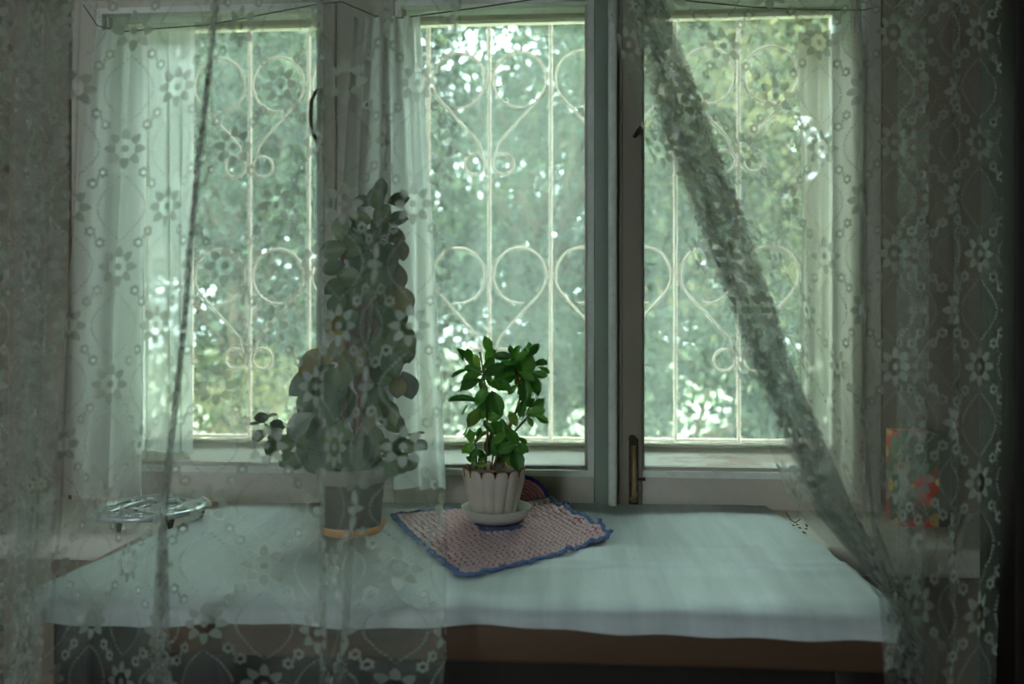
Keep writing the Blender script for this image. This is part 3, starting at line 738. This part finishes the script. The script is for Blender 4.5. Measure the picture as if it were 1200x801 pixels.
for i in range(NR):
    for j in range(NR*2):
        s_ = (i+.5+.12*math.sin(j))/NR; t_ = (j+.5)/(NR*2)
        p_ = mp(s_, t_); px_ = mp(min(1, s_+.01), t_)-mp(max(0, s_-.01), t_); pt_ = mp(s_, min(1, t_+.01))-mp(s_, max(0, t_-.01))
        px_.normalize(); pt_.normalize()
        d_ = (p_.xy-cen.xy).length
        sg = .35 if j % 2 else -.35
        ax = (px_+pt_*sg).normalized()
        w_ = ((D_-A_).length/NR)*random.uniform(.54, .62)
        tgt = stb if d_ < .038 else stp
        tgt.ell(p_+Vector((random.uniform(-.0004, .0004), random.uniform(-.0004, .0004), .0004+random.uniform(0, .0006))), ax*w_, pt_*.0024, Vector((0, 0, .0017)))
o = stp.build('stitches', M['pink'], mat); o['kind'] = 'stuff'; 
o = stb.build('centre_stitches', M['blue'], mat); o['kind'] = 'stuff'; o['label'] = 'blue crocheted centre'
bd = MB()
def edge_pts():
    for k in range(64): yield mp(0, k/64), 0, k/64
    for k in range(64): yield mp(k/64, 1), k/64, 1
    for k in range(64): yield mp(1, 1-k/64), 1, 1-k/64
    for k in range(64): yield mp(1-k/64, 0), 1-k/64, 0
ep = list(edge_pts()); m_ = (A_+B_+Cc+D_)/4
for k, (p_, s_, t_) in enumerate(ep):
    d_ = (ep[(k+1) % len(ep)][0]-p_); ln = d_.length; d_.normalize(); nrm = Vector((d_.y, -d_.x, 0))
    if nrm.dot(p_-m_) < 0: nrm = -nrm
    ruff = (.0055*max(0, math.sin(k*.55))**3 if (s_ > .5 and t_ > .45) or s_ > .93 else .0010*math.sin(k*.9))
    c_ = p_+nrm*(.0026+.0016*math.sin(k*PI/2))+Vector((0, 0, .0008+ruff))
    bd.ell(c_, d_*ln*.85+nrm*.0012*math.sin(k*2.1), nrm*.0034, Vector((0, 0, .0030)))
    bd.ell(c_+nrm*.003, d_*ln*.55, nrm*.0022, Vector((0, 0, .0022)))
o = bd.build('scalloped_edge', M['blue'], mat); o['kind'] = 'stuff'; o['label'] = 'blue scalloped crochet edging'
# corner turned up against the window rail
flp = MB(); fe = MB(); cfp = P(607, 590, FY-.012); axx = Vector((1, 0, 0)); azz = Vector((0, .12, 1)).normalized(); Rf = .056
def fpt(r, a): return cfp+axx*r*math.cos(a)+azz*r*math.sin(a)*.86+Vector((0, -.010+.012*(r/Rf)*math.sin(a), 0))
rows_ = 8
for i in range(rows_):
    r = Rf*(i+.6)/(rows_+.4); n_ = max(5, int(r*PI*.9/.004))
    for k in range(n_):
        a = math.radians(4)+math.radians(150)*(k+.5)/n_
        e1 = (fpt(r, a+.02)-fpt(r, a-.02)).normalized(); e2 = (fpt(r+.001, a)-fpt(r-.001, a)).normalized()
        flp.ell(fpt(r, a), e1*.0026, e2*.0026, Vector((0, -.0018, 0)))
n_ = 26
for k in range(n_):
    a = math.radians(150)*k/(n_-1); e1 = (fpt(Rf, a+.02)-fpt(Rf, a-.02)).normalized(); e2 = (fpt(Rf+.001, a)-fpt(Rf-.001, a)).normalized()
    fe.ell(fpt(Rf+.0012*(k % 2), a), e1*.0044, e2*.0042, Vector((0, -.0032, 0)))
arc = [fpt(Rf, math.radians(150)*k/20) for k in range(21)]
fb = MB(); fb.add([cfp+Vector((0, .002, 0))]+[a+Vector((0, .002, 0)) for a in arc], [(0, k+1, k+2) for k in range(20)])
fb.build('folded_backing', M['pinkdark'], mat)
o = flp.build('folded_stitches', M['pinkmid'], mat); o['kind'] = 'stuff'; o['label'] = 'darker rose corner folded up behind the pot'
o = fe.build('folded_edge', M['purple'], mat); o['kind'] = 'stuff'; o['label'] = 'violet-blue edge of the folded corner'

# ------------------------------------------------------------------ small white pot, saucer, plant
SPY = 1.285
pc = T(580, 604); pc.x = XP(579, SPY); pc.y = SPY
zs_ = TAB+.0125
so = MB().lathe([(r_*.925, z_) for r_, z_ in [(.040, 0), (.045, .001), (.056, .010), (.0605, .020), (.0612, .0222), (.0595, .0222), (.0575, .019), (.052, .0075), (.044, .004), (.01, .0035)]], (XP(582, SPY), pc.y-.004, zs_), 64).build('saucer', M['saucer_white'])
tag(so, 'cream plastic saucer under the white fluted pot', 'saucer')
sp = empty('potted_plant', (pc.x, pc.y, zs_+.004)); tag(sp, 'small bright green leafy plant in a white scalloped fluted pot', 'potted plant')
PH = .077; NL = 14
def pot_fn(outer):
    def fn(r, z, th, i):
        lobe = abs(math.cos(NL*th/2))            # 1 on a petal's middle, 0 at a groove
        u = z/PH; q = r*(1 - (.055*(1-lobe**.8) if outer else .02*(1-lobe)))
        zz_ = z
        if u > .86: zz_ = PH*.86 + (z-PH*.86)*(.15+.85*math.sqrt(max(0, 1-(1-lobe)**2)))*1.25
        return q, zz_
    return fn
outp = [(r_*.945, z_) for r_, z_ in [(.032, 0), (.0345, .0015), (.0385, .012), (.0438, .028), (.0485, .045), (.0520, .058), (.0532, PH*.87), (.0538, PH*.94), (.0542, PH)]]
inp = [(r_*.945, z_) for r_, z_ in [(.0522, PH*1.0), (.0515, PH*.93), (.0508, PH*.86), (.049, PH*.72), (.047, PH*.6)]]
pm = MB(); n_ = 168; v_ = []; f_ = []
fo_, fi_ = pot_fn(True), pot_fn(False)
prof_ = [(r, z, fo_) for r, z in outp]+[(r, z, fi_) for r, z in inp]
for i, (r, z, fn) in enumerate(prof_):
    for k in range(n_):
        th = 2*PI*k/n_+.12; q, z2 = fn(r, z, th-.12, i); v_.append((pc.x+q*math.cos(th), pc.y+q*math.sin(th), zs_+.0045+z2))
for i in range(len(prof_)-1):
    for k in range(n_): f_.append((i*n_+k, i*n_+(k+1) % n_, (i+1)*n_+(k+1) % n_, (i+1)*n_+k))
f_.append(tuple(range(n_))[::-1]); pm.add(v_, f_)
pm.build('pot', M['pot_white'], sp)
rimp = []
for k in range(n_):
    th = 2*PI*k/n_+.12; lobe = abs(math.cos(NL*(th-.12)/2)); _, z2 = fo_(0, PH, th-.12, 0); q = .0503*(1-.03*(1-lobe))
    rimp.append((pc.x+q*math.cos(th), pc.y+q*math.sin(th), zs_+.0045+z2+.0002))
o = MB().tube(rimp, .0011, 6, closed=True).build('stained_rim', M['pot_rim'], sp); o['label'] = 'brown stained scalloped rim'
sv = MB(); rr_ = [0.001, .012, .024, .036, .042, .0465]
sv.lathe([(r, zs_+.004+PH*.80+.004*math.cos(r*30)) for r in rr_[::-1]], (pc.x, pc.y, 0), 40, fn=lambda r, z, th, i: (r, z+.0018*math.sin(th*7+r*300)+.001*math.sin(th*17)))
sv.build('soil', M['soil'], sp)
for k in range(7):
    a = random.uniform(0, 6.28); r = random.uniform(.01, .04); c_ = Vector((pc.x+r*math.cos(a), pc.y+r*math.sin(a), zs_+PH*.86+.0035)); s_ = random.uniform(.001, .0018)
    MB().ell(c_, (s_*1.4, 0, 0), (0, s_, 0), (0, 0, s_)).build('pebble', M['pebble'] if k % 3 else M['pot_rim'], sp)

def leafmesh(name, L_=1., W=.62, cup=.12, fold=.10, tipw=.60, serr=0., thick=.035, nx=3, ny=7, curl=.12):
    v = []; f = []; nn = ny
    for side in (0, 1):
        for j in range(nn+1):
            t_ = j/nn
            w_ = W*.5*(math.sin(PI*t_**tipw)**.75 if 0 < t_ < 1 else 0)
            if serr and 0 < j < nn: w_ *= 1+serr*(1 if j % 2 else -1)*(t_ > .35)
            for i in range(-nx, nx+1):
                x = i/nx; z = abs(x)**1.3*fold - cup*(t_-.5)**2*curl*4 - (thick*(1-x*x)*math.sin(PI*min(1, max(.05, t_))) if side else 0)
                v.append((x*w_, t_*L_, z))
    row = 2*nx+1; n1 = (nn+1)*row
    for j in range(nn):
        for i in range(2*nx):
            a = j*row+i; f.append((a, a+1, a+row+1, a+row)); b = a+n1; f.append((b, b+row, b+row+1, b+1))
    for j in range(nn):
        a = j*row; b = a+n1; f.append((a, a+row, b+row, b)); a = j*row+2*nx; b = a+n1; f.append((a, b, b+row, a+row))
    return MB().add(v, f).mesh(name)
LM = {}
def lmesh(shape, matk):
    k_ = (shape, matk)
    if k_ not in LM:
        if shape == 's': me = leafmesh('leaf', W=.46, tipw=1.25, serr=.07, ny=9, thick=.03, fold=.16, cup=.5)
        elif shape == 'w': me = leafmesh('leaf', W=.57, tipw=1.15, serr=.03, ny=9, thick=.03, fold=.12, cup=.4)
        else: me = leafmesh('leaf', W=.74, tipw=1.05, ny=9, thick=.06, fold=.10, cup=.35)
        me.materials.append(M[matk]); LM[k_] = me
    return LM[k_]
def put_leaf(parent, px, py, Y, ln_px, ang, shape, matk, tilt=None, roll=None, rng=random):
    c_ = P(px, py, Y); ln = ln_px*Y/F; a = math.radians(ang)
    tilt = rng.uniform(-.5, .5) if tilt is None else tilt
    d_ = Vector((math.cos(a)*math.cos(tilt), -math.sin(tilt), math.sin(a)*math.cos(tilt)))
    nrm = Vector((rng.uniform(-.35, .35), -1, rng.uniform(.0, .7))) if roll is None else Vector((roll*math.sin(a), -(1-abs(roll))-.05, -roll*math.cos(a) if False else .9*abs(roll)))
    nrm = (nrm-d_*nrm.dot(d_)).normalized(); xa = d_.cross(nrm)
    sx_ = ln/math.cos(tilt) if abs(tilt) < 1 else ln
    mtx = Matrix(((xa.x, d_.x, nrm.x, 0), (xa.y, d_.y, nrm.y, 0), (xa.z, d_.z, nrm.z, 0), (0, 0, 0, 1)))
    base = c_-d_*ln*.5
    o = bpy.data.objects.new('leaf', lmesh(shape, matk)); C.objects.link(o); o.parent = parent
    o.matrix_parent_inverse = Matrix.Translation(-parent.location)
    o.matrix_local = mtx @ Matrix.Scale(sx_, 4); o.matrix_basis = Matrix.Translation(base) @ mtx @ Matrix.Scale(sx_, 4)
    return o
rs = random.Random(5)
SP = [ # px, py, length, angle, shape, material, (flat: seen from the side)
 (571,404,21,108,'w','m'),(574,416,20,60,'w','s'),(549,417,19,100,'w','s'),(539,415,15,122,'s','m',1),(560,423,20,112,'s','l'),(573,425,21,50,'s','m'),(556,433,24,165,'s','s'),(579,434,30,25,'s','s'),
 (539,437,20,208,'s','s',1),(554,441,22,190,'s','m'),(552,451,27,207,'s','s'),(584,450,30,-14,'s','s'),(541,469,32,182,'s','s',1),(565,464,26,240,'w','s'),(575,470,26,262,'w','s'),(582,472,30,-72,'w','s'),(567,479,24,258,'w','s'),
 (556,489,26,236,'w','l'),(591,419,27,176,'s','s'),(598,410,12,100,'w','m'),(605,412,17,62,'s','s'),(595,427,22,190,'s','s'),(611,418,20,35,'s','s'),(610,425,28,22,'s','s'),(625,411,22,48,'s','s'),(617,413,14,100,'s','m'),
 (620,427,26,-108,'w','s'),(634,425,16,8,'w','s'),(597,434,28,200,'s','s'),(591,442,26,202,'s','s',1),(600,443,22,215,'s','s'),(611,432,24,-60,'w','s'),(632,439,19,-18,'s','s'),(626,450,28,-72,'s','s'),(616,457,28,-85,'w','s'),
 (602,456,17,228,'s','s'),(609,446,22,-80,'w','s'),(617,441,20,-30,'w','s'),(631,475,22,48,'w','m'),(619,472,24,150,'s','m'),(628,483,24,12,'w','s'),(612,478,22,255,'s','m'),(635,491,19,-28,'s','m'),(621,494,14,-60,'s','s'),(601,491,20,120,'w','l'),
 (551,511,18,97,'w','s'),(549,525,18,215,'w','s'),(555,531,18,245,'s','s'),(564,512,18,42,'s','s',1),(562,531,15,-40,'w','s'),(575,520,28,262,'w','s'),(580,522,26,-75,'w','s'),(590,504,28,-85,'w','s'),(585,500,24,160,'s','s'),
 (594,524,24,-160,'w','s'),(599,509,28,-55,'s','s'),(612,516,14,-30,'s','s'),(613,524,17,-42,'w','s'),(607,527,18,-30,'s','s'),(597,526,20,80,'s','m'),(605,537,30,-78,'w','s'),(597,537,22,-60,'w','l'),(552,539,14,150,'w','l'),(565,536,14,40,'w','l'),(564,544,15,5,'s','l'),
 (545,505,10,60,'s','s',1),(581,488,20,200,'w','s'),(577,487,18,-60,'s','s'),(570,440,20,-60,'s','s'),(566,455,20,120,'s','s'),(588,438,22,40,'s','m'),(604,424,20,120,'w','s'),(545,480,12,240,'s','s',1),(586,512,22,220,'s','m'),(572,500,18,130,'s','s'),(590,534,22,60,'w','s')]
mk = {'s': 'leaf_small', 'm': 'leaf_small', 'l': 'leaf_lime'}
for e in SP:
    side = len(e) > 6
    put_leaf(sp, e[0], e[1], SPY+rs.uniform(-.035, .03), e[2]*1.02, e[3], e[4], mk[e[5]], rs.uniform(-.2, .3), .85 if side else None, rng=rs)
for e in SP:
    if rs.random() < .62:
        put_leaf(sp, e[0]+rs.uniform(-6, 6), e[1]+rs.uniform(-5, 6), SPY+rs.uniform(-.01, .045), e[2]*rs.uniform(.6, .9), e[3]+rs.uniform(-60, 60), 's', 'leaf_small' if rs.random() < .9 else 'leaf_lime', rs.uniform(-.3, .4), None, rng=rs)
def stem(parent, pts, r0, r1, Y, mat_='stem'):
    pp = [P(a, b, Y if len(q_) == 0 else q_[0]) for a, b, *q_ in pts]
    out = []
    for i in range(len(pp)-1):
        for k in range(4): out.append(catmull(pp, i+k/4))
    out.append(pp[-1]); n2 = len(out)
    return MB().tube(out, [r0+(r1-r0)*i/(n2-1)+.0003*math.sin(i*2.5) for i in range(n2)], 7).build('stem', M[mat_], parent)
stem(sp, [(568, 550), (571, 525), (571, 500), (569, 460), (566, 432), (562, 412)], .0022, .0013, SPY)
stem(sp, [(578, 550), (585, 530), (597, 500), (609, 468), (606, 440), (601, 415)], .0030, .0014, SPY-.005)
stem(sp, [(590, 548), (590, 525), (602, 507), (617, 490), (628, 480)], .0024, .0013, SPY)
stem(sp, [(607, 448), (617, 438), (630, 427)], .0014, .0010, SPY-.005)
stem(sp, [(558, 550), (558, 530), (556, 514)], .0016, .0011, SPY-.015, 'green_stem')
stem(sp, [(575, 550), (578, 530), (577, 505), (580, 480)], .0018, .0012, SPY+.01)
stem(sp, [(612, 490), (622, 475), (629, 462), (634, 450)], .0009, .0006, SPY, 'green_stem')
stem(sp, [(634, 456), (634, 448), (630, 443)], .0007, .0004, SPY)
stem(sp, [(634, 452), (636, 449)], .0006, .0003, SPY)
stem(sp, [(594, 500), (603, 512), (608, 520)], .0009, .0007, SPY-.01, 'green_stem')
stem(sp, [(558, 470), (552, 477), (549, 480)], .0007, .0005, SPY, 'green_stem')
# pale leaf crumbs in the saucer
cr = MB()
for (a, b) in ((605, 596), (609, 592), (607, 598)):
    p_ = T(a, b, zs_+.008); cr.ell(p_, (.003, .001, 0), (0, .0018, 0), (0, 0, .0012))
o = cr.build('pebble', M['pebble'], sp)

# ------------------------------------------------------------------ big plant behind the lace
BY = 1.225
bc = Vector((XP(413, BY), BY, TAB+.0045))
os_ = MB().lathe([(.040, 0), (.046, .001), (.052, .012), (.0535, .015), (.0515, .015), (.049, .006), (.01, .003)], bc, 48).build('saucer', M['orange'])
tag(os_, 'orange clay saucer under the brown pot of the tall plant', 'saucer')
bp = empty('potted_plant', bc+Vector((0, 0, .0035))); tag(bp, 'tall jade plant with big round leaves in a dark brown pot behind the lace', 'potted plant')
bpc = (bc.x, bc.y, bc.z+.0035)
MB().lathe([(.041, 0), (.043, .002), (.047, .04), (.0505, .078), (.0505, .080), (.047, .080), (.045, .068), (.01, .066)], bpc, 48).build('pot', M['pot_brown'], bp)
o = MB().lathe([(.0510, .076), (.0555, .077), (.0565, .097), (.0545, .099), (.050, .099), (.048, .080)], bpc, 48).build('rim', M['pot_brown_rim'], bp)
MB().lathe([(.0495, .090), (.03, .093), (.005, .094)], bpc, 32).build('soil', M['soil'], bp)
BP = [(447,222,28,90,'g'),(426,237,26,172,'g'),(467,235,27,14,'g'),(441,234,30,115,'g'),(423,257,27,168,'g'),(466,257,28,-2,'g'),(448,252,30,60,'g'),(400,268,32,96,'g'),(414,278,30,150,'g'),(461,277,32,-18,'g'),
 (391,293,34,186,'g'),(406,291,34,120,'g'),(424,305,42,-95,'g'),(436,280,34,240,'g'),(450,300,46,-68,'g'),(470,292,28,-80,'y'),(391,314,30,196,'g'),(469,323,32,-86,'y'),(394,336,30,215,'g'),(470,352,42,-74,'y'),(396,356,34,250,'g'),
 (417,345,58,262,'r'),(424,385,58,268,'r'),(410,325,34,170,'g'),(445,350,44,-82,'g'),(461,372,48,-80,'g'),(395,381,38,248,'y'),(409,376,34,220,'g'),(472,400,54,-82,'g'),(450,394,44,-88,'g'),(404,409,48,207,'y'),(373,425,50,218,'y'),
 (414,424,46,235,'y'),(360,449,50,216,'p'),(363,470,42,232,'g'),(352,498,42,224,'p'),(476,409,34,-80,'g'),(451,433,46,-96,'g'),(477,451,36,-68,'p'),(466,452,30,-95,'y'),(392,454,50,240,'g'),(407,474,46,262,'g'),(384,483,46,235,'g'),
 (444,470,46,-84,'g'),(396,515,56,262,'g'),(410,535,44,-90,'g'),(434,515,52,-80,'g'),(453,483,40,-62,'g'),(462,494,34,-40,'g'),(430,445,46,-100,'r'),(425,490,44,-92,'y'),(457,524,30,-30,'g'),(467,518,26,0,'g'),
 (480,522,24,-12,'g'),(484,511,15,165,'g',1),(494,521,18,-42,'g',1),(491,508,14,8,'g',1),(482,541,24,248,'g'),(472,546,24,206,'g'),(469,537,22,200,'g'),
 (307,489,18,182,'g'),(297,497,16,183,'g',1),(319,487,14,5,'g',1),(325,498,20,-15,'g'),(304,511,22,205,'g'),(323,509,22,30,'g'),(320,523,27,238,'g'),(337,519,28,60,'g'),(338,538,28,215,'g'),(353,513,30,30,'g'),(358,527,30,210,'g'),(352,541,26,230,'g'),(366,543,28,-60,'g'),
 (372,500,40,230,'g'),(374,525,40,240,'g'),(384,545,34,220,'g'),(440,545,34,-50,'g'),(455,548,28,-30,'g'),(422,548,34,-100,'g'),(380,440,40,225,'g'),(440,410,44,-95,'g'),(432,335,44,-90,'g'),(446,325,40,-70,'g'),(406,350,36,240,'g'),(463,345,30,-70,'g'),(435,365,46,-90,'r'),(446,268,32,-50,'g'),(416,292,30,210,'g'),(421,268,26,120,'g'),(432,410,44,-110,'r'),(458,425,40,-70,'g'),(404,440,40,250,'g')]
mg = {'g': 'leaf_big', 'y': 'leaf_yellow', 'r': 'leaf_brown', 'p': 'leaf_pale'}
for e in BP:
    side = len(e) > 5
    dep = BY + rs.uniform(-.035, .035)
    if e[4] == 'r': dep = BY+.03
    put_leaf(bp, e[0], e[1], dep, e[2]*.98, e[3], 'b', mg[e[4]], rs.uniform(-.25, .35), .85 if side else None, rng=rs)
stem(bp, [(415, 556), (420, 480), (430, 400), (440, 300), (447, 230)], .006, .003, BY+.01)
stem(bp, [(405, 556), (404, 480), (406, 400), (402, 330), (400, 270)], .005, .0025, BY+.005)
stem(bp, [(405, 556), (380, 535), (350, 522), (328, 508), (312, 498), (308, 490)], .0035, .0014, BY, 'green_stem')
stem(bp, [(420, 556), (445, 535), (465, 535), (476, 530), (480, 518), (487, 510)], .0035, .0012, BY, 'green_stem')
stem(bp, [(470, 548), (474, 538), (480, 526)], .002, .0014, BY, 'green_stem')

# ------------------------------------------------------------------ openwork trivet on the sill
tc = T(179, 594, .800); 
tv = empty('trivet', (tc.x, tc.y, TAB-.001)); tag(tv, 'round openwork aluminium trivet on little feet on the window sill, left', 'trivet')
R1 = .086
def circ(r, n_=48, ex=1., ph_=0, c_=(0, 0)): return [(tc.x+c_[0]+r*math.cos(2*PI*k/n_+ph_), tc.y+c_[1]+r*ex*math.sin(2*PI*k/n_+ph_), tc.z+.0) for k in range(n_)]
EX = 1.0
MB().tube(circ(R1, 56, EX), .005, 8, closed=True).tube(circ(R1-.007, 56, EX), .003, 6, closed=True).build('outer_ring', M['alu'], tv)
MB().tube(circ(.046, 40, EX), .0042, 8, closed=True).build('inner_ring', M['alu'], tv)
MB().tube(circ(.018, 24, EX), .0026, 8, closed=True).build('centre_ring', M['alu'], tv)
for k in range(8):
    a = 2*PI*k/8+.2; m1 = MB()
    pts = []
    for j in range(20):
        b_ = j/19; rr2 = .048+.036*b_; aa = a+.42*math.sin(b_*PI*1.0)
        pts.append((tc.x+rr2*math.cos(aa), tc.y+rr2*EX*math.sin(aa), tc.z))
    m1.tube(pts, .0028, 6)
    cc = (.066*math.cos(a-.12), .066*EX*math.sin(a-.12)); m1.tube(circ(.0095, 14, 1, 0, cc), .0022, 6, closed=True)
    m1.build('scrollwork', M['alu'], tv)
    if k % 2 == 0:
        MB().tube([(tc.x+.03*math.cos(a), tc.y+.03*EX*math.sin(a), tc.z), (tc.x+.018*math.cos(a+.3), tc.y+.018*EX*math.sin(a+.3), tc.z), (tc.x+.045*math.cos(a+.1), tc.y+.045*EX*math.sin(a+.1), tc.z)], .0024, 6).build('spoke', M['alu'], tv)
for a in (-1.75, .1, 2.4, -.75):
    c_ = (tc.x+(R1-.006)*math.cos(a), tc.y+(R1-.006)*EX*math.sin(a))
    MB().tube([(c_[0], c_[1], tc.z), (c_[0], c_[1], TAB-.002)], [.008, .0035], 8).build('foot', M['iron'], tv)

# ------------------------------------------------------------------ carton at right, wardrobe, bits on the sill
def printmat():
    t = NT('floral_carton_print'); co = t.coord('Object')
    vo = t.n('ShaderNodeTexVoronoi'); vo.inputs['Scale'].default_value = 26; t.t.links.new(co, vo.inputs['Vector'])
    n1 = t.noise(co, 14, 2)
    col = t.mix(t.ramp(n1, .46, .52), (.66, .07, .03), (.10, .12, .05))
    col = t.mix(t.mt('LESS_THAN', vo.outputs['Distance'], .32), col, (.80, .50, .12))
    col = t.mix(t.mt('LESS_THAN', vo.outputs['Distance'], .16), col, (.55, .03, .08))
    return t.finish(t.bsdf(col, .35, .5))
M['print'] = printmat(); M['cartonside'] = plain('olive_carton_side', (.13, .12, .07), .6)
cx0, cx1 = XP(1058, 1.33), XP(1101, 1.33)
ca = empty('carton', ((cx0+cx1)/2, 1.36, .778)); tag(ca, 'red and yellow floral printed carton on the right end of the sill', 'carton')
ct = zz(1090, 508, 1.33)
MB().box(cx0, cx1, 1.33, 1.40, .7785, ct, .002).build('box_body', M['print'], ca)
MB().box(cx1, XP(1116, 1.33), 1.333, 1.41, .7785, ct-.002, .002).build('side_panel', M['cartonside'], ca)
wx = XP(1153, 1.18)
wd = empty('wardrobe', (wx+.4, 1.28, 0)); tag(wd, 'almost black wooden wardrobe standing at the right edge', 'wardrobe')
MB().box(wx, rm[1]-.01, 1.10, 1.195, .0, 2.2, .004).build('carcass', M['darkwood'], wd)
for k in range(2):
    xa_ = wx+.02+k*.42; MB().box(xa_, xa_+.40, 1.085, 1.10, .1, 2.15, .004).build('door', M['darkwood'], wd)
tg = MB().tube([T(921, 600, .781), T(927, 609, .785), T(932, 612, .782), T(938, 608, .786)], .0008, 5).build('twig', M['iron'])
tag(tg, 'tiny bent dry twig lying on the bare sill right of the cloth', 'twig')
t2 = MB().tube([T(917, 621, .780), T(924, 624, .782), T(930, 628, .781)], .0009, 5).build('twig', M['iron']); tag(t2, 'short straight dry twig nearer the room on the right sill', 'twig')
sc_ = MB()
for k in range(24):
    p_ = T(random.uniform(926, 948), random.uniform(614, 630), .7795); a = random.uniform(0, 6.28)
    sc_.ell(p_, Vector((math.cos(a), math.sin(a), 0))*random.uniform(.002, .005), Vector((-math.sin(a), math.cos(a), 0))*.0015, (0, 0, .001))
o = sc_.build('crumbled_paint', M['iron']); tag(o, 'dark flakes of crumbled paint on the right of the sill', 'flakes', kind='stuff')
